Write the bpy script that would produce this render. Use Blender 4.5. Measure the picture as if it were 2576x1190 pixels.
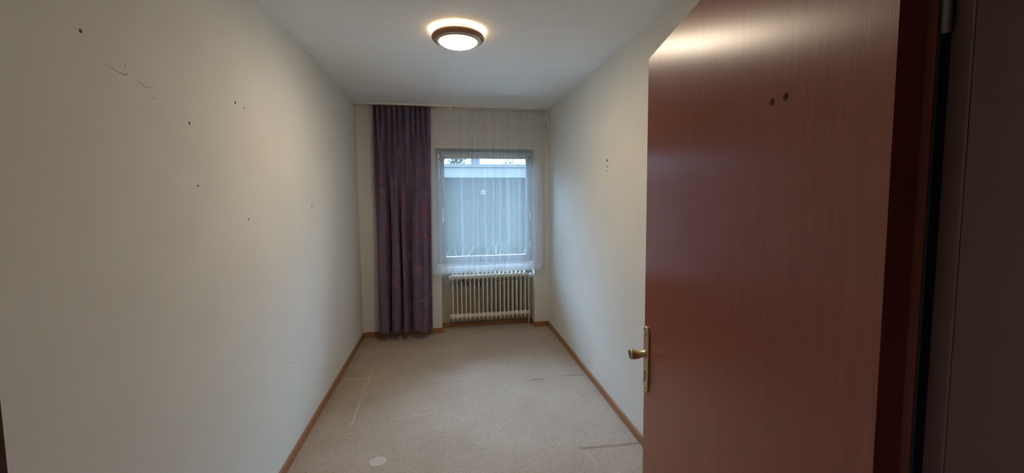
import bpy, bmesh, math, random
from mathutils import Vector, Matrix
random.seed(7)
for o in list(bpy.data.objects): bpy.data.objects.remove(o)
S = bpy.context.scene
COL = S.collection

# ------------------------------------------------------------------ camera
YAW, PITCH, ROLL = 0.1783, -0.0727, -0.0077
F_PX, CX, CY = 1021.92, 1307.57, 565.74
EYE = 1.6231
cam_d = bpy.data.cameras.new('camera'); cam = bpy.data.objects.new('camera', cam_d); COL.objects.link(cam)
f = Vector((math.sin(YAW)*math.cos(PITCH), math.cos(YAW)*math.cos(PITCH), math.sin(PITCH)))
r0 = Vector((math.cos(YAW), -math.sin(YAW), 0)); u0 = r0.cross(f)
r = math.cos(ROLL)*r0 + math.sin(ROLL)*u0; u = -math.sin(ROLL)*r0 + math.cos(ROLL)*u0
cam.matrix_world = Matrix(((r.x, u.x, -f.x, 0), (r.y, u.y, -f.y, 0), (r.z, u.z, -f.z, EYE), (0, 0, 0, 1)))
cam_d.sensor_fit = 'HORIZONTAL'; cam_d.sensor_width = 36
cam_d.lens = F_PX/2576*36
cam_d.shift_x = -(CX-1288)/2576; cam_d.shift_y = (CY-595)/2576
cam_d.clip_start = 0.02; cam_d.clip_end = 300
S.camera = cam

# ------------------------------------------------------------------ world, light, exposure
wd = bpy.data.worlds.new('overcast_sky'); S.world = wd; wd.use_nodes = True
nt = wd.node_tree; nt.nodes.clear()
wo = nt.nodes.new('ShaderNodeOutputWorld'); bg = nt.nodes.new('ShaderNodeBackground')
tc = nt.nodes.new('ShaderNodeTexCoord'); sep = nt.nodes.new('ShaderNodeSeparateXYZ')
rp = nt.nodes.new('ShaderNodeValToRGB')
# overcast sky: overhead raised far above the horizon tone to add daylight indoors
rp.color_ramp.elements[0].position = 0.03; rp.color_ramp.elements[0].color = (0.020, 0.033, 0.048, 1)
rp.color_ramp.elements[1].position = 0.9; rp.color_ramp.elements[1].color = (0.43, 0.66, 1.0, 1)
nt.links.new(tc.outputs['Generated'], sep.inputs[0]); nt.links.new(sep.outputs['Z'], rp.inputs[0])
nt.links.new(rp.outputs[0], bg.inputs['Color']); nt.links.new(bg.outputs[0], wo.inputs[0])
SKY = 74.0
bg.inputs['Strength'].default_value = SKY
LAMP_DISH, LAMP_DRUM = 136.0, 22.0
LAMP_COL = (1.0, 0.83, 0.62)
S.view_settings.view_transform = 'Standard'; S.view_settings.look = 'None'
S.view_settings.gamma = 1.0; S.view_settings.use_curve_mapping = False
S.view_settings.exposure = 0.0
S.cycles.max_bounces = 12; S.cycles.diffuse_bounces = 6; S.cycles.transparent_max_bounces = 16
S.cycles.sample_clamp_indirect = 6.0
S.cycles.caustics_reflective = False; S.cycles.caustics_refractive = False

# ------------------------------------------------------------------ materials
def mat(name, col, rough=0.6, spec=0.5, metal=0.0):
    m = bpy.data.materials.new(name); m.use_nodes = True
    b = m.node_tree.nodes['Principled BSDF']
    b.inputs['Base Color'].default_value = (*col, 1); b.inputs['Roughness'].default_value = rough
    b.inputs['Specular IOR Level'].default_value = spec; b.inputs['Metallic'].default_value = metal
    return m
def N(m, t, **kw):
    n = m.node_tree.nodes.new(t)
    for k, v in kw.items():
        if k in n.inputs: n.inputs[k].default_value = v
        else: setattr(n, k, v)
    return n
def L(m, a, b): m.node_tree.links.new(a, b)
def BS(m): return m.node_tree.nodes['Principled BSDF']
def coords(m, scale=(1, 1, 1), out='Object'):
    t = N(m, 'ShaderNodeTexCoord'); mp = N(m, 'ShaderNodeMapping'); mp.inputs['Scale'].default_value = scale
    L(m, t.outputs[out], mp.inputs[0]); return mp.outputs[0]
def ramp(m, src, stops):
    rn = N(m, 'ShaderNodeValToRGB'); cr = rn.color_ramp
    while len(cr.elements) < len(stops): cr.elements.new(0.5)
    for e, (p, c) in zip(cr.elements, stops): e.position = p; e.color = (*c, 1)
    L(m, src, rn.inputs[0]); return rn.outputs[0]
def noise(m, vec, scale, detail=3, rough=0.55, dist=0.0):
    n = N(m, 'ShaderNodeTexNoise', Scale=scale, Detail=detail, Roughness=rough, Distortion=dist)
    L(m, vec, n.inputs['Vector']); return n.outputs['Fac']
def bump(m, h, strength, dist):
    b = N(m, 'ShaderNodeBump', Strength=strength, Distance=dist); L(m, h, b.inputs['Height'])
    L(m, b.outputs[0], BS(m).inputs['Normal'])
def mixc(m, fac, a, b, blend='MIX'):
    n = N(m, 'ShaderNodeMix', data_type='RGBA', blend_type=blend)
    if isinstance(fac, float): n.inputs[0].default_value = fac
    else: L(m, fac, n.inputs[0])
    for i, c in ((6, a), (7, b)):
        if isinstance(c, tuple): n.inputs[i].default_value = (*c, 1)
        else: L(m, c, n.inputs[i])
    return n.outputs[2]

def wall_mat(name, c0, c1):
    m = mat(name, c0, 0.85, 0.25); v = coords(m)
    L(m, ramp(m, noise(m, v, 3.0, 5), [(0.3, c0), (0.7, c1)]), BS(m).inputs['Base Color'])
    bump(m, noise(m, v, 190, 3), 0.22, 0.002); return m
M_WALL = wall_mat('cream_wall_paint', (0.73, 0.715, 0.665), (0.765, 0.75, 0.70))
M_CEIL = wall_mat('ceiling_paint', (0.87, 0.86, 0.85), (0.90, 0.89, 0.88))
M_NICHE = wall_mat('shade_tinted_niche', (0.44, 0.385, 0.31), (0.50, 0.44, 0.365))  # darker colour paints in the shade seen between the radiator sections
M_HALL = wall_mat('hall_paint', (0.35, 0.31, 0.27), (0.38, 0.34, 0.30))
M_PANEL = wall_mat('cream_panel_paint', (0.70, 0.67, 0.62), (0.73, 0.70, 0.65))

def carpet_mat():
    m = mat('taupe_carpet', (0.4, 0.35, 0.3), 0.95, 0.1); v = coords(m)
    big = ramp(m, noise(m, v, 2.2, 4), [(0.3, (0.440, 0.356, 0.285)), (0.7, (0.510, 0.424, 0.350))])
    loops = N(m, 'ShaderNodeTexNoise', Scale=85, Detail=2, Roughness=0.5, Distortion=2.2); L(m, v, loops.inputs['Vector'])
    squig = ramp(m, loops.outputs['Fac'], [(0.32, (0.68, 0.66, 0.64)), (0.45, (1, 1, 1)), (0.56, (1, 1, 1)), (0.68, (1.22, 1.21, 1.20))])
    c = mixc(m, 1.0, big, squig, 'MULTIPLY')
    fine = ramp(m, noise(m, v, 420, 2), [(0.3, (0.82, 0.82, 0.82)), (0.7, (1.12, 1.12, 1.12))])
    c = mixc(m, 1.0, c, fine, 'MULTIPLY')
    # brownish trodden wear, stronger towards the left wall and the door
    sx = N(m, 'ShaderNodeSeparateXYZ'); L(m, v, sx.inputs[0])
    wn = N(m, 'ShaderNodeMath', operation='MULTIPLY_ADD'); L(m, noise(m, v, 1.3, 4), wn.inputs[0]); wn.inputs[1].default_value = 1.1; L(m, sx.outputs['X'], wn.inputs[2])
    wr = N(m, 'ShaderNodeMapRange'); L(m, wn.outputs[0], wr.inputs[0]); wr.inputs[1].default_value = 0.75; wr.inputs[2].default_value = -0.45; wr.inputs[3].default_value = 0.0; wr.inputs[4].default_value = 0.75
    c = mixc(m, wr.outputs[0], c, mixc(m, 1.0, c, (0.80, 0.72, 0.63), 'MULTIPLY'))
    L(m, c, BS(m).inputs['Base Color'])
    bump(m, loops.outputs['Fac'], 0.5, 0.006); return m
M_CARPET = carpet_mat()
M_SEAM = mat('carpet_seam_pile', (0.50, 0.43, 0.355), 0.95, 0.1)
M_PATCH = mat('bleached_carpet', (0.53, 0.46, 0.385), 0.95, 0.1)
M_GAP = mat('dark_gap', (0.05, 0.04, 0.03), 0.9, 0.1)
M_CUT = mat('carpet_cut_edge', (0.22, 0.175, 0.135), 0.95, 0.1)

def wood(name, a, b, rough, axis_scale, grain=1.0, coat=0.0, bumpv=0.0):
    m = mat(name, a, rough); v = coords(m, axis_scale)
    n1 = noise(m, v, 6*grain, 6, 0.65, 0.6); n2 = noise(m, v, 38*grain, 3, 0.6)
    c = mixc(m, 0.45, ramp(m, n1, [(0.3, a), (0.7, b)]), ramp(m, n2, [(0.3, a), (0.7, b)]))
    L(m, c, BS(m).inputs['Base Color'])
    if coat: BS(m).inputs['Coat Weight'].default_value = coat; BS(m).inputs['Coat Roughness'].default_value = 0.25
    if bumpv: bump(m, n2, bumpv, 0.001)
    return m
M_BASE = wood('oak_baseboard', (0.27, 0.115, 0.045), (0.36, 0.17, 0.075), 0.45, (8, 1, 12))
M_DOOR = wood('mahogany_veneer', (0.27, 0.066, 0.036), (0.40, 0.112, 0.068), 0.30, (14, 14, 0.7), 1.0, 0.0, 0.10)
BS(M_DOOR).inputs['Anisotropic'].default_value = 0.7
tg = N(M_DOOR, 'ShaderNodeTangent', direction_type='RADIAL', axis='Z'); L(M_DOOR, tg.outputs[0], BS(M_DOOR).inputs['Tangent'])
M_FRAME = wood('mahogany_frame', (0.105, 0.036, 0.026), (0.135, 0.050, 0.035), 0.4, (14, 14, 0.9))
M_FRAMEEDGE = mat('frame_edge_highlight', (0.16, 0.07, 0.05), 0.4)  # lighter tone paints the highlight along the frame's stop edge
M_DOOREDGE = wood('mahogany_edge', (0.30, 0.045, 0.03), (0.36, 0.06, 0.04), 0.45, (14, 14, 0.9))
M_BRASS = mat('antique_brass', (0.74, 0.60, 0.37), 0.38, 0.5, 1.0)
M_DARKMETAL = mat('dark_metal', (0.03, 0.025, 0.02), 0.5)
M_STEEL = mat('zinc_steel', (0.38, 0.32, 0.25), 0.5, 0.5, 0.6)
M_KNOBFACE = mat('brown_inlay', (0.16, 0.10, 0.07), 0.45)
M_RAD = mat('cream_radiator_enamel', (0.74, 0.70, 0.60), 0.42)
M_WHITE = mat('white_plastic', (0.82, 0.81, 0.78), 0.4)
M_BLACK = mat('black_plastic', (0.015, 0.015, 0.015), 0.5)
M_WINFRAME = mat('grey_window_frame', (0.40, 0.40, 0.39), 0.45)
M_SILL = mat('white_sill_paint', (0.78, 0.78, 0.76), 0.4)
M_RAIL = mat('cream_rail', (0.80, 0.76, 0.68), 0.5)
M_MARK = mat('wall_scuff', (0.40, 0.37, 0.31), 0.9)
M_HOLE = mat('drilled_hole', (0.10, 0.06, 0.04), 0.9)
M_RINGWOOD = wood('brown_lamp_wood', (0.26, 0.12, 0.06), (0.36, 0.19, 0.10), 0.32, (6, 6, 6))
M_BLIND = mat('cream_blind_fabric', (0.86, 0.86, 0.78), 0.8)

def glass_mat():
    m = bpy.data.materials.new('clear_glass'); m.use_nodes = True; n = m.node_tree; n.nodes.clear()
    o = N(m, 'ShaderNodeOutputMaterial'); t = N(m, 'ShaderNodeBsdfTransparent'); g = N(m, 'ShaderNodeBsdfGlossy', Roughness=0.02)
    t.inputs[0].default_value = (0.93, 0.96, 0.95, 1)
    fr = N(m, 'ShaderNodeFresnel', IOR=1.45); mx = N(m, 'ShaderNodeMixShader')
    L(m, fr.outputs[0], mx.inputs[0]); L(m, t.outputs[0], mx.inputs[1]); L(m, g.outputs[0], mx.inputs[2]); L(m, mx.outputs[0], o.inputs[0])
    return m
M_GLASS = glass_mat()
def sheer_mat(name, opac, slubs=True):
    m = bpy.data.materials.new(name); m.use_nodes = True; n = m.node_tree; n.nodes.clear()
    o = N(m, 'ShaderNodeOutputMaterial'); t = N(m, 'ShaderNodeBsdfTransparent')
    d = N(m, 'ShaderNodeBsdfDiffuse'); tr = N(m, 'ShaderNodeBsdfTranslucent')
    col = (0.80, 0.81, 0.83, 1); d.inputs[0].default_value = col; tr.inputs[0].default_value = col
    a = N(m, 'ShaderNodeMixShader'); a.inputs[0].default_value = 0.5; L(m, d.outputs[0], a.inputs[1]); L(m, tr.outputs[0], a.inputs[2])
    mx = N(m, 'ShaderNodeMixShader'); L(m, t.outputs[0], mx.inputs[1]); L(m, a.outputs[0], mx.inputs[2])
    # woven threads: fine vertical variation, a few thicker slubs as short upright dashes
    v = coords(m, (120, 1, 5), 'UV'); fn = noise(m, v, 1.0, 2)
    mr = N(m, 'ShaderNodeMapRange'); mr.inputs[1].default_value = 0.25; mr.inputs[2].default_value = 0.75
    mr.inputs[3].default_value = opac-0.008; mr.inputs[4].default_value = opac+0.008; L(m, fn, mr.inputs[0])
    fac = mr.outputs[0]
    L(m, fac, mx.inputs[0]); L(m, mx.outputs[0], o.inputs[0])
    return m
M_SHEER = sheer_mat('white_voile', 0.24)
M_HEM = sheer_mat('white_voile_hem', 0.40)
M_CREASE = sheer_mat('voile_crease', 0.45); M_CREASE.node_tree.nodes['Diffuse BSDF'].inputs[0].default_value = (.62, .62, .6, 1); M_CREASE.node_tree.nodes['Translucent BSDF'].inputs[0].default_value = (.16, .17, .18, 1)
M_SLUB = mat('voile_thread', (0.25, 0.28, 0.32), 0.8)

def curtain_mat():
    m = mat('purple_print_cloth', (0.08, 0.04, 0.08), 0.8, 0.25)
    v = coords(m, (1, 1, 0.55), 'UV')
    base = ramp(m, noise(m, v, 7, 5, 0.65, 1.0), [(0.30, (0.070, 0.064, 0.135)), (0.45, (0.118, 0.088, 0.150)), (0.56, (0.135, 0.084, 0.125)), (0.70, (0.180, 0.160, 0.215))])
    v2 = coords(m, (1, 1, 0.75), 'UV'); n2 = noise(m, v2, 4.6, 6, 0.66, 1.2)
    rust = ramp(m, n2, [(0.54, (0, 0, 0)), (0.62, (1, 1, 1))])
    rc = ramp(m, noise(m, v, 26, 4), [(0.38, (0.24, 0.055, 0.055)), (0.52, (0.20, 0.05, 0.08)), (0.62, (0.33, 0.10, 0.05)), (0.72, (0.40, 0.18, 0.09))])
    f1 = N(m, 'ShaderNodeMath', operation='MULTIPLY'); L(m, rust, f1.inputs[0]); f1.inputs[1].default_value = 0.72
    c = mixc(m, f1.outputs[0], base, rc)
    v3 = coords(m, (1.6, 1, 0.6), 'UV'); n3 = noise(m, v3, 16, 6, 0.66, 1.6)
    pale = ramp(m, n3, [(0.60, (0, 0, 0)), (0.70, (0.75, 0.75, 0.75))])
    c = mixc(m, pale, c, (0.28, 0.24, 0.30))
    n4 = noise(m, v3, 5.1, 5, 0.62, 1.0); bl = ramp(m, n4, [(0.58, (0, 0, 0)), (0.67, (0.8, 0.8, 0.8))])
    c = mixc(m, bl, c, (0.070, 0.068, 0.17))
    L(m, c, BS(m).inputs['Base Color'])
    BS(m).inputs['Sheen Weight'].default_value = 0.15
    bump(m, noise(m, coords(m, (300, 1, 300), 'UV'), 1, 2), 0.15, 0.002); return m
M_CURTAIN = curtain_mat(); M_BLIND = sheer_mat('cream_blind_cloth', 0.96)
def emit(name, col, s):
    m = bpy.data.materials.new(name); m.use_nodes = True; n = m.node_tree; n.nodes.clear()
    o = N(m, 'ShaderNodeOutputMaterial'); e = N(m, 'ShaderNodeEmission', Strength=s); e.inputs[0].default_value = (*col, 1)
    L(m, e.outputs[0], o.inputs[0]); return m
M_DISH = emit('lit_opal_glass', LAMP_COL, LAMP_DISH)
# the bulb sits in the middle: the opal glass glows less and yellower towards its rim
_v = N(M_DISH, 'ShaderNodeTexCoord'); _s = N(M_DISH, 'ShaderNodeSeparateXYZ'); _x = N(M_DISH, 'ShaderNodeCombineXYZ'); _l = N(M_DISH, 'ShaderNodeVectorMath', operation='LENGTH')
L(M_DISH, _v.outputs['Object'], _s.inputs[0]); L(M_DISH, _s.outputs['X'], _x.inputs['X']); L(M_DISH, _s.outputs['Y'], _x.inputs['Y']); L(M_DISH, _x.outputs[0], _l.inputs[0])
_m = N(M_DISH, 'ShaderNodeMapRange', interpolation_type='SMOOTHSTEP'); L(M_DISH, _l.outputs['Value'], _m.inputs[0])
_m.inputs[1].default_value = 0.045; _m.inputs[2].default_value = 0.120; _m.inputs[3].default_value = LAMP_DISH*1.55; _m.inputs[4].default_value = 1.1
L(M_DISH, _m.outputs[0], M_DISH.node_tree.nodes['Emission'].inputs['Strength'])
M_DRUM = emit('lit_glass_rim', (1.0, 0.74, 0.42), LAMP_DRUM)

# ------------------------------------------------------------------ mesh helpers
def tag(o, label=None, cat=None, group=None, kind=None):
    if label: o['label'] = label
    if cat: o['category'] = cat
    if group: o['group'] = group
    if kind: o['kind'] = kind
    return o
def new(name, bm, m, parent=None, smooth=False, bevel=0.0):
    me = bpy.data.meshes.new(name)
    bmesh.ops.recalc_face_normals(bm, faces=bm.faces)
    bm.to_mesh(me); bm.free()
    for mm in (m if isinstance(m, (list, tuple)) else [m]): me.materials.append(mm)
    if smooth:
        for p in me.polygons: p.use_smooth = True
    o = bpy.data.objects.new(name, me); COL.objects.link(o)
    if parent: o.parent = parent
    if bevel:
        b = o.modifiers.new('bevel', 'BEVEL'); b.width = bevel; b.segments = 2; b.limit_method = 'ANGLE'
    return o
def empty(name, loc=(0, 0, 0), parent=None):
    o = bpy.data.objects.new(name, None); COL.objects.link(o); o.location = loc; o.empty_display_size = 0.1
    if parent: o.parent = parent
    return o
def box(bm, x0, x1, y0, y1, z0, z1, mi=0):
    vs = [bm.verts.new((x, y, z)) for x in (x0, x1) for y in (y0, y1) for z in (z0, z1)]
    for q in ((0, 1, 3, 2), (4, 6, 7, 5), (0, 4, 5, 1), (2, 3, 7, 6), (0, 2, 6, 4), (1, 5, 7, 3)):
        fc = bm.faces.new([vs[i] for i in q]); fc.material_index = mi
def boxes(*bs):
    bm = bmesh.new()
    for b in bs: box(bm, *b)
    return bm
def prism(pts, z0, z1, fmap=None):
    """extrude a closed polygon (x,y) from z0 to z1"""
    bm = bmesh.new(); n = len(pts)
    g = fmap or (lambda a, b, c: (a, b, c))
    lo = [bm.verts.new(g(x, y, z0)) for x, y in pts]; hi = [bm.verts.new(g(x, y, z1)) for x, y in pts]
    for i in range(n): bm.faces.new((lo[i], lo[(i+1) % n], hi[(i+1) % n], hi[i]))
    bm.faces.new(lo[::-1]); bm.faces.new(hi); return bm
def loft(bm, rings, caps=True):
    rv = [[bm.verts.new(p) for p in rg] for rg in rings]; n = len(rv[0])
    for a, b in zip(rv, rv[1:]):
        for i in range(n): bm.faces.new((a[i], a[(i+1) % n], b[(i+1) % n], b[i]))
    if caps: bm.faces.new(rv[0][::-1]); bm.faces.new(rv[-1])
def lathe(bm, prof, n=48, c=(0, 0, 0), axis='z', caps=False):
    rings = []
    for rr, h in prof:
        rg = []
        for i in range(n):
            a = 2*math.pi*i/n; ca, sa = rr*math.cos(a), rr*math.sin(a)
            p = {'z': (ca, sa, h), 'x': (h, ca, sa), 'y': (ca, h, sa)}[axis]
            rg.append((p[0]+c[0], p[1]+c[1], p[2]+c[2]))
        rings.append(rg)
    loft(bm, rings, caps)
def tube(bm, pts, rad, n=8):
    pts = [Vector(p) for p in pts]; rings = []
    for i, p in enumerate(pts):
        d = (pts[min(i+1, len(pts)-1)]-pts[max(i-1, 0)]).normalized()
        a = d.orthogonal().normalized(); b = d.cross(a)
        if i and rings: # keep frames aligned
            a = (Vector(rings[-1][0])-pts[i-1]); a = (a-d*a.dot(d)).normalized(); b = d.cross(a)
        rr = rad[i] if isinstance(rad, (list, tuple)) else rad
        rings.append([tuple(p+rr*(math.cos(2*math.pi*k/n)*a+math.sin(2*math.pi*k/n)*b)) for k in range(n)])
    loft(bm, rings)

# ------------------------------------------------------------------ room shell
XL, XR, YB, ZC = -0.971, 1.224, 4.826, 2.65
T = 0.15
# doorway frame of reference: corner of the hinge side casing, u across the opening, v into the room
C0 = Vector((0.445, 0.298)); U = Vector((-0.9939, 0.1103)); V = Vector((0.1103, 0.9939))
def dw(uu, vv, z): p = C0+U*uu+V*vv; return (p.x, p.y, z)
OPEN = 0.808

floor = tag(new('floor', boxes((XL-T, XR+T, -0.1, 5.3, -0.12, 0.0)), M_CARPET), 'worn taupe looped carpet covering the narrow room', 'carpet', kind='structure')
ceiling = tag(new('ceiling', boxes((XL-T, XR+T, 0.05, 5.2, ZC, ZC+0.12)), M_CEIL), 'plain pale grey painted ceiling', 'ceiling', kind='structure')
wall_left = tag(new('wall_left', boxes((XL-T, XL, 0.3, 5.2, 0, ZC)), M_WALL), 'bare cream wall on the left with small holes and scuffs', 'wall', kind='structure')
wall_right = tag(new('wall_right', boxes((XR, XR+T, 0.05, 5.2, 0, ZC)), M_WALL), 'bare cream wall on the right behind the open door', 'wall', kind='structure')
WX0, WX1, WZ0, WZ1 = -0.119, 1.058, 0.788, 2.180       # window opening
NX0, NX1, NZ1, NY = -0.076, 1.050, 0.735, 5.000       # radiator niche
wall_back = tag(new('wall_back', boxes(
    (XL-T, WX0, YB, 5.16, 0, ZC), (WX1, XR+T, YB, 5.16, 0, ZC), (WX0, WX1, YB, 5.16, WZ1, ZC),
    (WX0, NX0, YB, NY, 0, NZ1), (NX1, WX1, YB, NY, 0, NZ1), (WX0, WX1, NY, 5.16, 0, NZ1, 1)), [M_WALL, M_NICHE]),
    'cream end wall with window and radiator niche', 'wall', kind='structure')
# wall with the doorway (thin slab pieces around the opening)
bm = bmesh.new()
def slab(bm, ua, ub, va, vb, za, zb):
    vs = [bm.verts.new(dw(a, b, z)) for a in (ua, ub) for b in (va, vb) for z in (za, zb)]
    for q in ((0, 1, 3, 2), (4, 6, 7, 5), (0, 4, 5, 1), (2, 3, 7, 6), (0, 2, 6, 4), (1, 5, 7, 3)): bm.faces.new([vs[i] for i in q])
slab(bm, -0.79, -0.03, -0.168, -0.012, 0, ZC); slab(bm, OPEN+0.03, 1.43, -0.168, -0.012, 0, ZC); slab(bm, -0.03, OPEN+0.03, -0.168, -0.012, 2.06, ZC)
tag(new('wall_front', bm, M_WALL), 'cream wall around the doorway', 'wall', kind='structure')
# the hall behind the doorway, closed so that no sky gets in
tag(new('floor_hall', boxes((-1.5, 1.6, -1.6, -0.1, -0.12, 0.0)), M_CARPET), 'hall carpet outside the doorway', 'carpet', kind='structure')
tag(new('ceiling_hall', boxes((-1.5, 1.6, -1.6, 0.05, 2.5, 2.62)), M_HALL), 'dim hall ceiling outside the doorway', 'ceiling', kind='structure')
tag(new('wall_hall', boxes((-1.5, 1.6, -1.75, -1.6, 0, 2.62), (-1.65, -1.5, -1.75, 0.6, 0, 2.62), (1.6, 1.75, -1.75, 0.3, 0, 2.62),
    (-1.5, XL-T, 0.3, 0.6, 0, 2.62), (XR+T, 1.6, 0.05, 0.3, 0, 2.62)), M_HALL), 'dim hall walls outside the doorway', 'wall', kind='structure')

# baseboards
BH = 0.060; BT = 0.014
def bprof(x0, x1, y0, y1): return boxes((x0, x1, y0, y1, 0, BH))
bl = tag(new('baseboard_left', bprof(XL, XL+BT, 0.47, YB), M_BASE, bevel=0.003), 'light brown wooden baseboard along the left wall', 'baseboard', kind='structure')
br = tag(new('baseboard_right', bprof(XR-BT, XR, 0.25, YB), M_BASE, bevel=0.003), 'light brown wooden baseboard along the right wall', 'baseboard', kind='structure')
tag(new('baseboard_back', bprof(XL+BT, NX0+BT, YB-BT, YB), M_BASE, bevel=0.003), 'brown baseboard under the purple curtain', 'baseboard', kind='structure')
tag(new('baseboard_back_right', bprof(NX1-BT, XR-BT, YB-BT, YB), M_BASE, bevel=0.003), 'short brown baseboard right of the radiator niche', 'baseboard', kind='structure')
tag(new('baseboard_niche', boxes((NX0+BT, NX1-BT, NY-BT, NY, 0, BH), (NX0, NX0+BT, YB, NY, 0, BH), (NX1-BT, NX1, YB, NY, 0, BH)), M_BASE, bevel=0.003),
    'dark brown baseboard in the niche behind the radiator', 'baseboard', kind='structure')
def nail(parent, x, y, z, sx):
    bm = bmesh.new(); lathe(bm, [(0.0035, 0), (0.0035, 0.0012)], 8, axis='x', caps=True)
    o = new('nail_head', bm, M_DARKMETAL, parent); o.location = (x, y, z); o.scale.x = sx
for y, z in ((3.61, 0.028), (3.02, 0.03), (2.41, 0.032), (4.25, 0.03)): nail(br, XR-BT, y, z, -1)
for y, z in ((3.19, 0.034), (4.05, 0.03), (2.55, 0.03)): nail(bl, XL+BT, y, z, 1)

# marks on the walls: drilled holes and scuffs
def hole(parent, x, y, z, ry, rz, sx, m=M_HOLE, name='drill_hole'):
    bm = bmesh.new(); k = 9
    ring = [(0, ry*math.cos(2*math.pi*i/k)*random.uniform(.75, 1.2), rz*math.sin(2*math.pi*i/k)*random.uniform(.75, 1.2)) for i in range(k)]
    loft(bm, [ring, [(0.0008*sx, a*0.8, b*0.8) for _, a, b in ring]])
    o = new(name, bm, m, parent); o.location = (x, y, z); return o
for y, z, a, b in ((1.336, 2.079, .0065, .006), (2.162, 2.070, .008, .008), (2.250, 2.063, .006, .004), (1.797, 1.911, .005, .006),
                   (1.825, 1.671, .005, .005), (2.231, 1.514, .006, .005), (3.209, 1.557, .007, .010), (2.723, 0.576, .006, .006), (1.40, 0.45, .004, .004)):
    hole(wall_left, XL, y, z, a, b, 1)
hole(wall_left, XL, 4.78, 0.37, .016, .011, 1)
def scuff(pts, w):
    bm = bmesh.new(); P = [Vector(p) for p in pts]; lo, hi = [], []
    for i, p in enumerate(P):
        d = (P[min(i+1, len(P)-1)]-P[max(i-1, 0)]).normalized(); n = Vector((-d.y, d.x))*w*(0.35+0.65*random.random())*(0.3 if i in (0, len(P)-1) else 1)
        lo.append(bm.verts.new((0.0006, *(p-n)))); hi.append(bm.verts.new((0.0006, *(p+n))))
    for i in range(len(P)-1): bm.faces.new((lo[i], lo[i+1], hi[i+1], hi[i]))
    o = new('scuff_mark', bm, M_MARK, wall_left); o.location = (XL, 0, 0)
scuff([(1.405, 2.013), (1.43, 2.010), (1.455, 2.006), (1.475, 2.004), (1.492, 2.006), (1.493, 2.018)], .0022)
scuff([(1.482, 2.045), (1.488, 2.034), (1.492, 2.026)], .0016)
scuff([(1.533, 1.998), (1.548, 1.997), (1.560, 1.993), (1.574, 1.988), (1.584, 1.995), (1.598, 1.993)], .0025)
scuff([(1.60, 1.965), (1.61, 1.962), (1.62, 1.96)], .0018)
scuff([(3.25, 2.128), (3.29, 2.122), (3.325, 2.110), (3.35, 2.095), (3.36, 2.075)], .003)
for z, a, b in ((1.885, .014, .010), (1.838, .010, .007), (1.806, .008, .005)): hole(wall_right, XR, 2.985, z, a, b, -1)

# carpet seams, a bleached patch
def strip(name, pts, w, h, m):
    bm = bmesh.new(); P = [Vector(p) for p in pts]; rings = []
    for i, p in enumerate(P):
        d = (P[min(i+1, len(P)-1)]-P[max(i-1, 0)]).normalized(); n = Vector((-d.y, d.x))*w*random.uniform(.6, 1.2)
        rings.append([(*(p-n), 0.0), (*(p-n*.4), h), (*(p+n*.4), h), (*(p+n), 0.0)])
    loft(bm, rings); return new(name, bm, m, floor)
def line(a, b, n, j): return [(a[0]+(b[0]-a[0])*i/n+random.uniform(-j, j), a[1]+(b[1]-a[1])*i/n+random.uniform(-j, j)) for i in range(n+1)]
strip('carpet_seam', line((0.80, 2.395), (1.205, 2.375), 14, .002), .0028, .0012, M_CUT)
strip('carpet_seam', line((0.82, 2.383), (1.205, 2.365), 14, .002), .004, .003, M_SEAM)
strip('carpet_seam', line((1.02, 3.425), (1.20, 3.405), 8, .003), .003, .002, M_CUT)
strip('carpet_seam', line((0.70, 3.398), (0.82, 3.402), 6, .003), .003, .002, M_CUT)
strip('carpet_seam', line((0.68, 3.38), (0.85, 3.386), 6, .003), .004, .003, M_SEAM)
strip('carpet_seam', line((-0.950, 3.735), (-0.72, 3.700), 10, .006), .005, .003, M_SEAM)
strip('carpet_seam', line((-0.72, 4.25), (-0.71, 3.35), 16, .008), .005, .003, M_SEAM)
strip('carpet_seam', line((-0.71, 3.35), (-0.70, 2.9), 10, .006), .007, .003, M_SEAM)
strip('carpet_seam', line((-0.95, 2.81), (-0.62, 2.83), 10, .004), .005, .003, M_SEAM)
strip('carpet_seam', line((0.84, 2.355), (0.86, 2.2), 6, .006), .009, .003, M_SEAM)
bm = bmesh.new(); k = 22
ring = [(-0.447+0.055*math.cos(2*math.pi*i/k)*random.uniform(.92, 1.06), 2.497+0.05*math.sin(2*math.pi*i/k)*random.uniform(.92, 1.06), 0) for i in range(k)]
loft(bm, [ring, [((x+.447)*.93-.447, (y-2.497)*.93+2.497, .003) for x, y, _ in ring]])
new('bleached_patch', bm, M_PATCH, floor)

# ------------------------------------------------------------------ window
win = tag(empty('window_1', (0, 0, 0)), 'white framed window behind the sheer curtain', 'window', kind='structure')
FY0, FY1 = 4.955, 5.03
new('window_frame', boxes((WX0, WX0+0.04, FY0, FY1, WZ0, WZ1), (WX1-0.03, WX1, FY0, FY1, WZ0, WZ1),
    (WX0+0.04, WX1-0.03, FY0, FY1, WZ0, WZ0+0.035), (WX0+0.04, WX1-0.03, FY0, FY1, WZ1-0.05, WZ1)), M_WINFRAME, win, bevel=0.003)
GX0, GX1, GZ0, GZ1 = -0.016, 0.978, 0.882, 2.085
sash = new('window_sash', boxes((WX0+0.043, GX0, FY0+0.015, FY1-0.01, WZ0+0.038, WZ1-0.053), (GX1, WX1-0.033, FY0+0.015, FY1-0.01, WZ0+0.038, WZ1-0.053),
    (GX0, GX1, FY0+0.015, FY1-0.01, WZ0+0.038, GZ0), (GX0, GX1, FY0+0.015, FY1-0.01, GZ1, WZ1-0.053)), M_WINFRAME, win, bevel=0.004)
new('window_pane', boxes((GX0-0.004, GX1+0.004, 5.010, 5.014, GZ0-0.004, GZ1+0.004)), M_GLASS, win)
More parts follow.
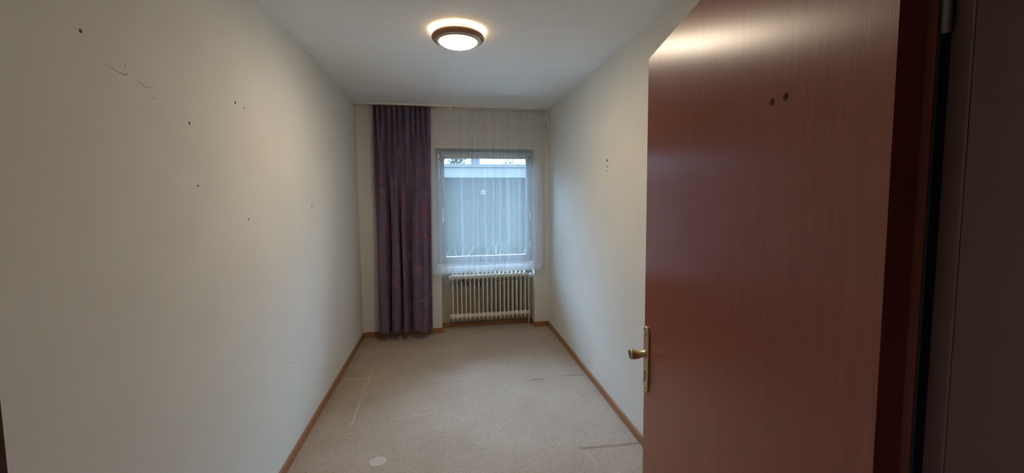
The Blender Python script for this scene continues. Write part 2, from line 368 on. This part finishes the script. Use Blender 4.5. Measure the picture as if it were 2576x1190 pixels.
new('window_sill', boxes((WX0, WX1, YB-0.001, FY0, NZ1, WZ0)), M_SILL, win, bevel=0.004)
hb = boxes((-0.052, -0.032, FY0-0.024, FY0+0.016, 1.395, 1.465)); box(hb, -0.048, -0.036, FY0-0.050, FY0-0.024, 1.424, 1.436); box(hb, -0.050, -0.034, FY0-0.062, FY0-0.048, 1.31, 1.440)
new('window_handle', hb, M_WHITE, sash, bevel=0.003)
for z in (1.36, 1.98, 1.0):
    bm = bmesh.new(); lathe(bm, [(0.008, -0.05), (0.008, 0.05)], 12, (WX1-0.038, FY0-0.02, z), caps=True); new('window_hinge', bm, M_WHITE, win, True)

# round ring on the pane
bm = bmesh.new(); R1, R2 = 0.020, 0.0055
rings = [[((R1+R2*math.cos(b))*math.cos(a), 0.004*math.sin(b), (R1+R2*math.cos(b))*math.sin(a)) for b in [2*math.pi*j/8 for j in range(8)]] for a in [2*math.pi*i/28 for i in range(29)]]
loft(bm, rings, False)
M_MILKY = sheer_mat('milky_plastic', 0.75)
ringo = tag(new('suction_cup_ring', bm, M_MILKY, smooth=True), 'small round white ring stuck on the window pane', 'ring'); ringo.location = (0.448, 5.004, 1.664)

# roller blind rolled up at the top of the window
blind = tag(empty('roller_blind', (0.49, 4.925, 2.15)), 'rolled up cream roller blind at the top of the window', 'blind')
def bp(*b): return boxes((b[0]-0.49, b[1]-0.49, b[2]-4.925, b[3]-4.925, b[4]-2.15, b[5]-2.15))
bm = bmesh.new(); lathe(bm, [(0.021, -0.517), (0.021, 0.513)], 20, (0, 0, -0.03), 'x', True); new('blind_roll', bm, M_BLIND, blind, True)
new('blind_cloth', bp(-0.02, 0.995, 4.905, 4.907, 2.075, 2.125), M_BLIND, blind)
bm = bmesh.new(); lathe(bm, [(0.008, -0.508), (0.008, 0.505)], 10, (0, -0.02, -0.082), 'x', True); new('bottom_bar', bm, M_WHITE, blind, True)
for x in (-0.036, 1.012):
    bm = bmesh.new(); lathe(bm, [(0.024, -0.008), (0.028, -0.002), (0.028, 0.006), (0.02, 0.010)], 16, (x-0.49, 0, -0.03), 'x', True); new('end_bracket', bm, M_WHITE, blind, True)
for x in (0.31, 0.37, 0.52):
    new('blind_clip', bp(x-.008, x+.008, 4.898, 4.906, 2.07, 2.09), M_STEEL, blind)
bm = bmesh.new(); tube(bm, [(-0.55, -0.01, -0.04), (-0.552, -0.012, -0.5), (-0.548, -0.014, -0.82), (-0.535, -0.014, -0.88), (-0.522, -0.014, -0.82), (-0.525, -0.012, -0.5), (-0.53, -0.01, -0.04)], 0.0016, 6)
new('pull_cord', bm, M_WHITE, blind, True)

# shutter box cover above the window
sb = tag(empty('trim_1', (0, 0, 0)), 'cream roller shutter cover panel above the window', 'panel', kind='structure')
new('cover_panel', boxes((-0.25, 1.197, YB-0.007, YB, WZ1+0.012, 2.495)), M_PANEL, sb, bevel=0.002)
new('lower_edge', boxes((-0.25, 1.197, YB-0.010, YB, WZ1-0.002, WZ1+0.012)), M_WHITE, sb)
new('side_gap', boxes((1.197, 1.203, YB-0.004, YB, 2.40, 2.495)), M_GAP, sb)

# ------------------------------------------------------------------ curtain rail, curtains
rail = tag(new('curtain_rail', boxes((XL+0.002, XR-0.003, 4.741, YB-0.002, ZC-0.016, ZC-0.0005), (XL+0.002, XR-0.003, 4.735, 4.741, ZC-0.022, ZC-0.0005)), M_RAIL),
    'long cream curtain rail fixed along the ceiling above the window', 'curtain rail')
RZ = ZC-0.024
def sm(a, b, x): t = min(1, max(0, (x-a)/(b-a))); return t*t*(3-2*t)
def grid(name, nx, nz, fn, m, parent=None, thick=0.0):
    bm = bmesh.new(); uv = bm.loops.layers.uv.new('UV'); vs = [[bm.verts.new(fn(i/nx, j/nz)[:3]) for i in range(nx+1)] for j in range(nz+1)]
    # cloth length along each row gives the u coordinate
    us = []
    for row in vs:
        s = [0.0]
        for a, b in zip(row, row[1:]): s.append(s[-1]+(b.co-a.co).length)
        us.append(s)
    mid = us[nz//2]
    for j in range(nz):
        for i in range(nx):
            fc = bm.faces.new((vs[j][i], vs[j][i+1], vs[j+1][i+1], vs[j+1][i])); fc.smooth = True
            for lp, (a, b) in zip(fc.loops, ((i, j), (i+1, j), (i+1, j+1), (i, j+1))): lp[uv].uv = (mid[a], vs[b][a].co.z)
    me = bpy.data.meshes.new(name); bm.to_mesh(me); bm.free(); me.materials.append(m)
    o = bpy.data.objects.new(name, me); COL.objects.link(o)
    if parent: o.parent = parent
    if thick: s = o.modifiers.new('thickness', 'SOLIDIFY'); s.thickness = thick; s.offset = 0
    return o
# fold pattern of the heavy curtain: (t, depth) with 0 = front, 1 = deep valley
KEYS = [(0, .55), (.03, .15), (.08, .02), (.16, .12), (.185, .35), (.20, .95), (.245, 1.0), (.27, .75), (.29, .12), (.33, 0), (.375, .10), (.395, .6), (.415, 1.0), (.445, .9), (.46, .35), (.49, .08), (.525, .25),
        (.545, .85), (.585, 1.0), (.625, .8), (.66, .25), (.70, .12), (.77, .18), (.82, .05), (.855, -.06), (.885, .12), (.91, .48), (.95, .55), (.985, .42), (1, .6)]
def key(t):
    for (a, da), (b, db) in zip(KEYS, KEYS[1:]):
        if t <= b: return da+(db-da)*sm(a, b, t)
    return KEYS[-1][1]
CX0, CX1 = -0.772, -0.155
def heavy(t, s):
    z = 0.094+(RZ-0.094)*s; top = sm(0.72, 1.0, s); mid = sm(0.45, 0.85, s)
    low = key(t); hi = (0.5-0.5*math.cos(2*math.pi*(10.5*t+0.22*math.sin(6.3*t)+0.12*math.sin(17*t))))**2.2
    hi2 = (0.5-0.5*math.cos(2*math.pi*(6.6*t+0.25*math.sin(5*t)+0.1)))**2
    d = low*(1-0.55*mid)*(1-top)+mid*0.80*hi2*(1-top)+top*0.95*hi
    x0 = CX0-0.001*(1-s)+0.004*math.sin(5*s); x1 = CX1-0.0265*(1-s)-0.012*math.sin(math.pi*s)*0
    dp = (key(min(1, t+.004))-key(max(0, t-.004)))/.008
    x = x0+(x1-x0)*t+0.006*math.sin(9*s+14*t)*(1-top)*min(1, 12*t, 12*(1-t))
    if 0.06 < t < 0.94: x += 0.0016*max(-18, min(18, dp))*(0.5-low)*(1-0.6*mid)
    amp = 0.160-0.104*sm(0.3, 1.0, s)
    y = 4.578+amp*d+0.003*math.sin(23*t+4*s)+0.162*s**1.3
    z += 0.012*math.sin(2*math.pi*3*t+1.0)*(1-s)**12
    return (x, y, z)
cur = grid('purple_curtain', 300, 70, heavy, M_CURTAIN, None, 0.0016)
tag(cur, 'floor-length dark purple patterned curtain hanging left of the window', 'curtain')
tape = grid('heading_tape', 300, 2, lambda t, s: (lambda p: (p[0], p[1]+0.003, p[2]))(heavy(t, 0.972+0.028*s)), M_CURTAIN, cur, 0.0012)
# sheer
SX0, SX1, SZ0 = -0.20, 1.163, 0.719
FO = [(random.uniform(0, 1), random.uniform(.012, .04), random.uniform(.4, 1.0)) for _ in range(20)]
def sheerf(t, s):
    x = SX0+(SX1-0.015*(1-s)-SX0)*t
    z = SZ0+(RZ-SZ0)*s
    top = sm(0.90, 1.0, s)
    y = 4.797-0.060*(1-s)**0.9
    w = 0
    for c, wd_, h in FO:
        cc = c+0.012*math.sin(3*s+c*20)
        w += h*math.exp(-((t-cc)/wd_)**2)
    y += -0.016*min(1.6, w)*(1-0.5*top) + 0.006*math.sin(2*math.pi*44*t)*top
    y += 0.005*math.sin(2*math.pi*7.0*t+0.5)*(1-s)**2
    z += 0.006*math.sin(2*math.pi*7.0*t+1.2)*(1-s)**6 + (-0.012*(1-t)+0.010)*(1-s)
    return (x+0.004*math.sin(4*s+t*9), y, z)
she = grid('sheer_curtain', 360, 60, sheerf, M_SHEER)
tag(she, 'translucent white sheer curtain hanging in front of the window', 'curtain')
HS = 0.080/(RZ-SZ0)
grid('sheer_hem', 360, 4, lambda t, s: (lambda p: (p[0], p[1]-0.002, p[2]))(sheerf(t, HS*s)), M_HEM, she)
grid('sheer_heading', 360, 3, lambda t, s: (lambda p: (p[0], p[1]-0.002, p[2]))(sheerf(t, 0.984+0.016*s)), M_HEM, she)
grid('side_hem', 4, 50, lambda t, s: (lambda p: (p[0], p[1]-0.002, p[2]))(sheerf(0.980+0.020*t, s)), M_HEM, she)
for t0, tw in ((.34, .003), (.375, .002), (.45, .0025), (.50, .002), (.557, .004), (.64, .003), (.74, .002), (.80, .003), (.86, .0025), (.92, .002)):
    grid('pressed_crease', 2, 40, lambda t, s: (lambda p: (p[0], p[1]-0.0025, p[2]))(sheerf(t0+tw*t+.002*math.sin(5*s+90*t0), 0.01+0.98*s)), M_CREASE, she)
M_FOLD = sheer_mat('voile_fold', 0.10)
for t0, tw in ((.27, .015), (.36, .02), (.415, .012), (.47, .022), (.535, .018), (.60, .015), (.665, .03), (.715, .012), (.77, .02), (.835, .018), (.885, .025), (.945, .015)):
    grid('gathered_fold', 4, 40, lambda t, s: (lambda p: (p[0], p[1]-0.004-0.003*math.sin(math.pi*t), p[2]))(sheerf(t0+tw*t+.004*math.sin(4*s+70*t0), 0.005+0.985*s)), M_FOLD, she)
bm = bmesh.new()
for i in range(64):
    t, s = random.uniform(0.1, 0.98), random.uniform(0.08, 0.95); l = random.uniform(0.055, 0.08)/(RZ-SZ0)
    a = Vector(sheerf(t, s)); b = Vector(sheerf(t, s+l)); w = 0.0011; o_ = Vector((0, -0.0015, 0))
    bm.faces.new([bm.verts.new(p) for p in (a+o_+Vector((-w, 0, 0)), a+o_+Vector((w, 0, 0)), b+o_+Vector((w, 0, 0)), b+o_+Vector((-w, 0, 0)))])
tag(new('woven_slubs', bm, M_SLUB, she), kind='stuff')

# ------------------------------------------------------------------ radiator
RX0, RX1, RY = 0.056, 0.937, 4.912
rad = tag(empty('radiator', (RX0, RY, 0)), 'old cream column radiator in the niche under the window', 'radiator')
PITCHX = (RX1-RX0)/17
def section_bm():
    bm = bmesh.new(); k = 14
    def ring(cy, rx, ry, z):
        pts = []
        for i in range(k):
            a = 2*math.pi*(i+.5)/k; pts.append((rx*math.cos(a), cy+math.copysign(ry-rx, math.sin(a))+rx*math.sin(a), z))
        return pts
    ZT, ZB, D = 0.694, 0.108, 0.068
    loft(bm, [ring(0, .001, D*.80, ZB), ring(0, .0045, D*.90, ZB+.016), ring(0, .0082, D, ZB+.034), ring(0, .0082, D, ZB+.110)])
    loft(bm, [ring(0, .0082, D, ZT-.110), ring(0, .0082, D, ZT-.034), ring(0, .0045, D*.90, ZT-.016), ring(0, .001, D*.80, ZT)])
    for cy in (-.051, -.017, .017, .051):
        loft(bm, [ring(cy, .0082, .0168, ZB+.105), ring(cy, .0082, .0155, ZB+.13), ring(cy, .0082, .0155, ZT-.13), ring(cy, .0082, .0168, ZT-.105)])
    for z in (ZB+.058, ZT-.052):
        lathe(bm, [(.024, -PITCHX/2), (.0255, -PITCHX/2+.008), (.031, -.010), (.033, 0), (.031, .010), (.0255, PITCHX/2-.008), (.024, PITCHX/2)], 16, (0, -0.020, z), 'x', True)
    return bm
sec = new('radiator_section', section_bm(), M_RAD, rad, True)
for i in range(1, 18):
    c = sec.copy(); COL.objects.link(c); c.parent = rad; c.location.x = PITCHX*i
for z in (0.166, 0.640):
    bm = bmesh.new(); lathe(bm, [(.012, -.046), (.017, -.043), (.020, -.034), (.027, -.026), (.029, -.020)], 16, (0, -.020, z), 'x', True); new('end_plug', bm, M_RAD, rad, True)
    bm = bmesh.new(); lathe(bm, [(.029, .020), (.027, .026), (.018, .036), (.014, .046)], 16, (RX1-RX0, -.020, z), 'x', True); new('end_plug', bm, M_RAD, rad, True)
VX = 1.008-RX0
bm = bmesh.new(); lathe(bm, [(.013, RX1-RX0+.044), (.013, VX)], 12, (0, -.012, .640), 'x', True); new('valve_body', bm, M_BLACK, rad, True)
bm = bmesh.new(); lathe(bm, [(.004, -.108), (.016, -.107), (.017, -.100), (.024, -.098), (.028, -.090), (.028, -.050), (.024, -.040), (.018, -.030), (.015, -.005)], 24, (VX, 0, .645), 'y', True)
new('thermostat_head', bm, M_WHITE, rad, True)
bm = bmesh.new(); tube(bm, [(VX-.016, -.012, .640), (VX-.016, -.012, .40), (VX-.016, -.014, .20), (VX-.016, -.016, .002)], .0085, 12); new('supply_pipe', bm, M_RAD, rad, True)
bm = bmesh.new(); lathe(bm, [(.010, RX1-RX0+.044), (.010, VX-.03), (.013, VX-.028), (.013, VX-.004)], 12, (0, -.016, .166), 'x', True)
lathe(bm, [(.014, -.022), (.016, -.016), (.016, .016), (.012, .022)], 12, (VX-.016, -.018, .166), 'z', True); new('return_valve', bm, M_RAD, rad, True)
for x in (0.12, 0.78):
    new('wall_bracket', boxes((x-.008, x+.008, .03, NY-RY, .590, .605), (x-.014, x+.014, NY-RY-.006, NY-RY, .57, .63)), M_DARKMETAL, rad)

# small socket on the right wall beside the corner
so = tag(empty('wall_socket', (XR, 4.55, 0.19)), 'small pale wall outlet low on the right wall near the corner', 'outlet')
new('outlet_plate', boxes((-.006, 0, -.03, .03, -.03, .03)), M_PANEL, so, bevel=0.003)
new('outlet_hole', boxes((-.0065, -.006, -.012, .012, -.02, -.002)), M_MARK, so)

# ------------------------------------------------------------------ door and frame
frame = tag(empty('trim_2', (0, 0, 0)), 'dark mahogany door frame at the right edge', 'door frame', kind='structure')
prof = [(0, 0), (0, -.026), (.012, -.026), (.012, -.180), (-.07, -.180), (-.07, -.168), (-.03, -.168), (-.03, -.012), (-.07, -.012), (-.07, 0)]
prof = [(0, 0), (0, -.026), (.012, -.026), (.012, -.180), (-.07, -.180), (-.07, -.1685), (-.0295, -.1685), (-.0295, -.0115), (-.07, -.0115), (-.07, 0)]
new('hinge_jamb', prism(prof, 0, 2.03, dw), M_FRAME, frame)
new('strike_jamb', prism([(OPEN-a, b) for a, b in prof], 0, 2.03, dw), M_FRAME, frame)
bm = bmesh.new(); slab(bm, -.07, OPEN+.07, -.0115, 0, 2.03, 2.10); slab(bm, -.0295, OPEN+.0295, -.168, -.0115, 2.03, 2.0595); slab(bm, -.07, OPEN+.07, -.18, -.1685, 2.03, 2.10)
new('head_jamb', bm, M_FRAME, frame)
bm = bmesh.new(); slab(bm, 0.0115, 0.0125, -.0275, -.0255, 0, 2.03); new('stop_edge_highlight', bm, M_FRAMEEDGE, frame)

FREE = Vector((0.5805, 1.1126)); DD = Vector((-0.20272, -0.97924)); NN = Vector((0.97924, -0.20272))   # free edge, towards hinge, away from the seen face
DW, DT = 0.809, 2.010
door = tag(empty('door_1', (FREE.x, FREE.y, 0)), 'open dark mahogany veneer door with brass handle', 'door', kind='structure')
door.rotation_euler = (0, 0, math.atan2(DD.y, DD.x))
# local: x towards hinge, y = ?; the seen face is at local w=0 and the leaf thickness goes to +w
sgn = 1 if (Vector((-DD.y, DD.x)).dot(NN) > 0) else -1
def dl(s, w, z): return (s, sgn*w, z)
leaf = new('door_leaf', prism([(0, 0), (DW, 0), (DW, .0255), (DW+.010, .0255), (DW+.010, .0395), (-.013, .0395), (-.013, .0255), (0, .0255)], 0.008, DT, dl), [M_DOOR, M_DOOREDGE], door)
for p in leaf.data.polygons:
    if abs(p.normal.x) > .9: p.material_index = 1
new('top_lip', prism([(DW+.010, .0255), (DW+.010, .0395), (-.013, .0395), (-.013, .0255)], DT+.0002, DT+.012, dl), M_DOOREDGE, door)
new('gap_shade_strip', prism([(DW+.0101, .0265), (DW+.0118, .0275), (DW+.0118, .0390), (DW+.0101, .0395)], 0.01, DT, dl), M_BLACK, door)  # black strip painting the deep shade in the gap beside the lip
# back plate with rounded top and pointed foot
PS0, PS1, PZ0, PZ1 = .013, .055, 1.037, 1.237
pc = (PS0+PS1)/2; hw = (PS1-PS0)/2
out = [(PS0, PZ0+.022), (pc-hw*.45, PZ0+.006), (pc, PZ0), (pc+hw*.45, PZ0+.006), (PS1, PZ0+.022), (PS1, PZ1-.018), (pc+hw*.75, PZ1-.006), (pc+hw*.4, PZ1), (pc-hw*.4, PZ1), (pc-hw*.75, PZ1-.006), (PS0, PZ1-.018)]
bm = bmesh.new(); loft(bm, [[dl(s, 0, z) for s, z in out], [dl(s, -.005, z) for s, z in out], [dl(pc+(s-pc)*.9, -.007, (PZ0+PZ1)/2+(z-(PZ0+PZ1)/2)*.985) for s, z in out]])
plate = new('back_plate', bm, M_BRASS, door, bevel=0.0008); plate['label'] = 'brass back plate with keyhole'
for s, z in ((pc-.013, PZ1-.011), (pc+.012, PZ1-.020), (pc-.013, PZ0+.030), (pc+.010, PZ0+.019)):
    bm = bmesh.new(); lathe(bm, [(.0032, -.0068), (.0032, -.0078)], 10, (s, 0, z), 'y', True)
    if sgn < 0:
        for v in bm.verts: v.co.y *= -1
    new('screw', bm, M_DARKMETAL, plate)
kz = 1.092
new('keyhole', prism([(-.003, -.016), (.003, -.016), (.0028, 0), (.0045, .004), (.0045, .010), (0, .014), (-.0045, .010), (-.0045, .004), (-.0028, 0)], 0, 1, lambda a, b, c: dl(pc+.002+a, -.0066-.0012*c, kz+b)), M_BLACK, plate)
# oval knob on a short neck
hz = 1.154
bm = bmesh.new(); kk = 24
def kr(w, cs, cz, rs, rz): return [dl(cs+rs*math.cos(2*math.pi*i/kk), -w, cz+rz*math.sin(2*math.pi*i/kk)) for i in range(kk)]
loft(bm, [kr(.007, pc, hz, .013, .013), kr(.009, pc, hz, .013, .013), kr(.0105, pc, hz, .0105, .0100), kr(.020, pc, hz, .0100, .0095),
          kr(.023, pc-.001, hz-.0025, .0115, .0095), kr(.030, pc, hz-.0015, .0155, .0120), kr(.038, pc, hz, .0185, .0140), kr(.046, pc, hz+.0005, .0198, .0150), kr(.0505, pc, hz+.0005, .0192, .0147), kr(.052, pc, hz+.0005, .0175, .0135)])
knob = new('door_knob', bm, M_BRASS, door, True); knob['label'] = 'oval brass door handle'
bm = bmesh.new(); loft(bm, [kr(.0515, pc, hz+.0005, .0165, .0128), kr(.0528, pc, hz+.0005, .0155, .0120)]); new('knob_inlay', bm, M_KNOBFACE, knob)
# hinges
for z in (0.20, 1.765):
    bm = bmesh.new(); lathe(bm, [(.0034, 0), (.0034, .055), (.0029, .056), (.0029, .058), (.0034, .059), (.0034, .115), (.002, .12)], 14, caps=True)
    h_ = new('hinge', bm, M_STEEL, door, True); h_.matrix_parent_inverse = Matrix.Identity(4)
    p = Vector((0.4418, 0.3000)); q = p-FREE; h_.location = (q.dot(DD), sgn*q.dot(NN), z)
for s, z in ((0.612, 1.752), (0.643, 1.752)):
    bm = bmesh.new(); lathe(bm, [(.005, 0), (.004, -.0012), (.0015, -.002)], 10, (s, 0, z), 'y', True)
    if sgn < 0:
        for v in bm.verts: v.co.y *= -1
    new('filled_screw_hole', bm, M_HOLE, door)

# ------------------------------------------------------------------ ceiling lamp
LX, LY = 0.093, 2.648
lamp = tag(empty('ceiling_lamp', (LX, LY, ZC)), 'lit round ceiling lamp with brown wooden ring', 'lamp')
bm = bmesh.new(); lathe(bm, [(.001, 0), (.112, 0), (.114, -.003), (.112, -.006), (.001, -.006)], 48); new('base_plate', bm, M_WHITE, lamp, True)
bm = bmesh.new(); lathe(bm, [(.098, -.007), (.102, -.012), (.108, -.034)], 48); new('glass_drum', bm, M_DRUM, lamp, True)
RO = -.024+.058
bm = bmesh.new(); lathe(bm, [(.1225, -.092+RO), (.123, -.070+RO), (.129, -.060+RO), (.144, -.058+RO), (.156, -.063+RO), (.1625, -.073+RO), (.1625, -.081+RO), (.156, -.090+RO), (.144, -.096+RO), (.131, -.097+RO), (.1225, -.092+RO)], 64)
lr = new('lamp_ring', bm, M_RINGWOOD, lamp, True); lr['label'] = 'brown wooden ring around the lamp glass'
bm = bmesh.new(); lathe(bm, [(.1295, -.096+RO), (.1295, -.1005+RO), (.1255, -.102+RO), (.1215, -.1005+RO), (.1215, -.090+RO)], 64); new('inner_trim', bm, M_BRASS, lamp, True)
bm = bmesh.new(); lathe(bm, [(.121, -.092+RO), (.1205, -.099+RO), (.113, -.108+RO), (.097, -.117+RO), (.072, -.124+RO), (.038, -.128+RO), (.0005, -.129+RO)], 64)
gd = new('glass_dish', bm, M_DISH, lamp, True); gd['label'] = 'glowing opal glass dish'

# ------------------------------------------------------------------ outdoors
M_LAWN = mat('lawn_green', (0.09, 0.12, 0.06), 0.95, 0.1); v = coords(M_LAWN); L(M_LAWN, ramp(M_LAWN, noise(M_LAWN, v, 2.5, 6), [(.3, (.03, .038, .02)), (.7, (.045, .055, .03))]), BS(M_LAWN).inputs['Base Color'])
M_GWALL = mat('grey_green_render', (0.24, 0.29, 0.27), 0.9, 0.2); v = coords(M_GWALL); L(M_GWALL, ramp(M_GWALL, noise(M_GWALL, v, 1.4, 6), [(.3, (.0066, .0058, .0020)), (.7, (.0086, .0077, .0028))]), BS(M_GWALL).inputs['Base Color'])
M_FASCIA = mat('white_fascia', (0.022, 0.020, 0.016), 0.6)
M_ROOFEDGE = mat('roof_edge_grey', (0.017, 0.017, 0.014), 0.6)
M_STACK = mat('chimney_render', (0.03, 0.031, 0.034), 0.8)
M_BOUNCE = mat('pale_bounce', (0.68, 0.68, 0.66), 0.9, 0.2)
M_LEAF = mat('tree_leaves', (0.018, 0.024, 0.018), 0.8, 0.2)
M_LEAF2 = mat('bright_leaves', (0.020, 0.024, 0.012), 0.7, 0.2)
M_BARK = mat('bark', (0.10, 0.08, 0.06), 0.9)
GZ = -0.15
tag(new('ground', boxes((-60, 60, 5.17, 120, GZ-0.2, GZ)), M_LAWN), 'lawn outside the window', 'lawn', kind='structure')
tag(new('bounce_slab', boxes((-5, 7, 5.17, 7.6, GZ, GZ+0.04)), M_BOUNCE), 'added unseen pale patio just outside the window', 'bounce_slab', kind='structure')  # added out of view to bounce daylight up to the ceiling
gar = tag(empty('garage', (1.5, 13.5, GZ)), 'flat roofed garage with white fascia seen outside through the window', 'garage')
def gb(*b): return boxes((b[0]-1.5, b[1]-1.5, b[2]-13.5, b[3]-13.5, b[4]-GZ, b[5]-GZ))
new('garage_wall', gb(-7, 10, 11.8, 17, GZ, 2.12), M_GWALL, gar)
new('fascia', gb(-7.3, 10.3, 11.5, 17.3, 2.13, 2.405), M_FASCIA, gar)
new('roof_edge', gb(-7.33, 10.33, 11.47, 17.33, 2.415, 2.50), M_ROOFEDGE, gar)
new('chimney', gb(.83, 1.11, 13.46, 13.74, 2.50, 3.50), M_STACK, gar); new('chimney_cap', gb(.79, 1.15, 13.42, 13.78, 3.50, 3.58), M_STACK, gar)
def tree(name, label, x, y, h, cr, n, leaf, low=0.35, sparse=1.0, group=None):
    t = tag(empty(name, (x, y, GZ)), label, 'tree', group)
    bm = bmesh.new(); tube(bm, [(0, 0, 0), (0.05, 0, h*.35), (-.05, .05, h*.65), (0, 0, h*.9)], [.16, .12, .07, .02], 7)
    bb = []
    for i in range(7):
        a = random.uniform(0, 6.28); z0 = random.uniform(h*.3, h*.7); e = (cr*.75*math.cos(a), cr*.75*math.sin(a), z0+random.uniform(.1, .25)*h)
        tube(bm, [(0, 0, z0), (e[0]*.5, e[1]*.5, (z0+e[2])/2+.1), e], [.06, .04, .015], 5); bb.append(e)
    new('trunk', bm, M_BARK, t, True)
    bm = bmesh.new(); bl_ = [(random.uniform(-.7, .7)*cr, random.uniform(-.7, .7)*cr, random.uniform(low+.08, .92)*h, random.uniform(.25, .45)*cr*sparse) for _ in range(16)]
    bl_ += [(e[0], e[1], e[2], .3*cr*sparse) for e in bb]
    for i in range(n):
        c = random.choice(bl_); d = Vector((random.gauss(0, 1), random.gauss(0, 1), random.gauss(0, .8))).normalized()*c[3]*random.random()**.4
        p = Vector(c[:3])+d; a = Vector((random.gauss(0, 1), random.gauss(0, 1), random.gauss(0, 1))).normalized(); b = a.orthogonal().normalized(); s = leaf*random.uniform(.6, 1.3)
        bm.faces.new([bm.verts.new(q) for q in (p-a*s, p+b*s*.5, p+a*s, p-b*s*.5)])
    tag(new('foliage', bm, M_LEAF, t), kind='stuff'); return t
tree('leafy_tree', 'large dense tree beyond the garage, left in the window', -0.2, 28, 5.3, 1.9, 5200, .09)
tree('leafy_tree', 'small rounded tree beyond the garage, right of the chimney', 4.9, 33, 4.9, 1.2, 2600, .09)
tree('leafy_tree', 'low tree beyond the garage in the middle of the window', 7.2, 38, 4.75, 1.4, 3000, .09)
tree('leafy_tree', 'low bushy tree beyond the garage, right of the middle', 9.6, 43, 5.0, 1.4, 2600, .09)
tree('sparse_tree', 'tall open branched tree at the right of the window view', 5.6, 22, 5.4, 1.4, 1500, .08, .45, .8)
def clump(x, y, h, n, label):
    bm = bmesh.new()
    for i in range(n):
        a = random.gauss(0, 1.0); lean = random.uniform(.2, .75)*h; l = h*random.uniform(.7, 1.1); b0 = (random.uniform(-.08, .08), random.uniform(-.08, .08)); w = random.uniform(.006, .012)
        pr = None
        for k in range(5):
            q = k/4; p = Vector((b0[0]+lean*q*q*math.cos(a), b0[1]+lean*q*q*math.sin(a), l*q)); o_ = Vector((-math.sin(a), math.cos(a), 0))*w*(1-q*.9)
            cu = (bm.verts.new(p-o_), bm.verts.new(p+o_))
            if pr: bm.faces.new((pr[0], pr[1], cu[1], cu[0]))
            pr = cu
    o = tag(new('ornamental_grass', bm, M_LEAF2), label, 'plant', 'garden plants outside the window'); o.location = (x, y, GZ)
for x, y, h, n in ((0.30, 8.9, 0.72, 30), (0.72, 8.0, 0.80, 30), (1.12, 9.0, 0.78, 30), (1.42, 8.0, 0.80, 30), (1.86, 9.0, 0.78, 30), (-0.15, 8.0, 0.70, 20)):
    clump(x, y, h, n, 'long leaved pale green garden plant outside below the window')
bpy.context.view_layer.update()
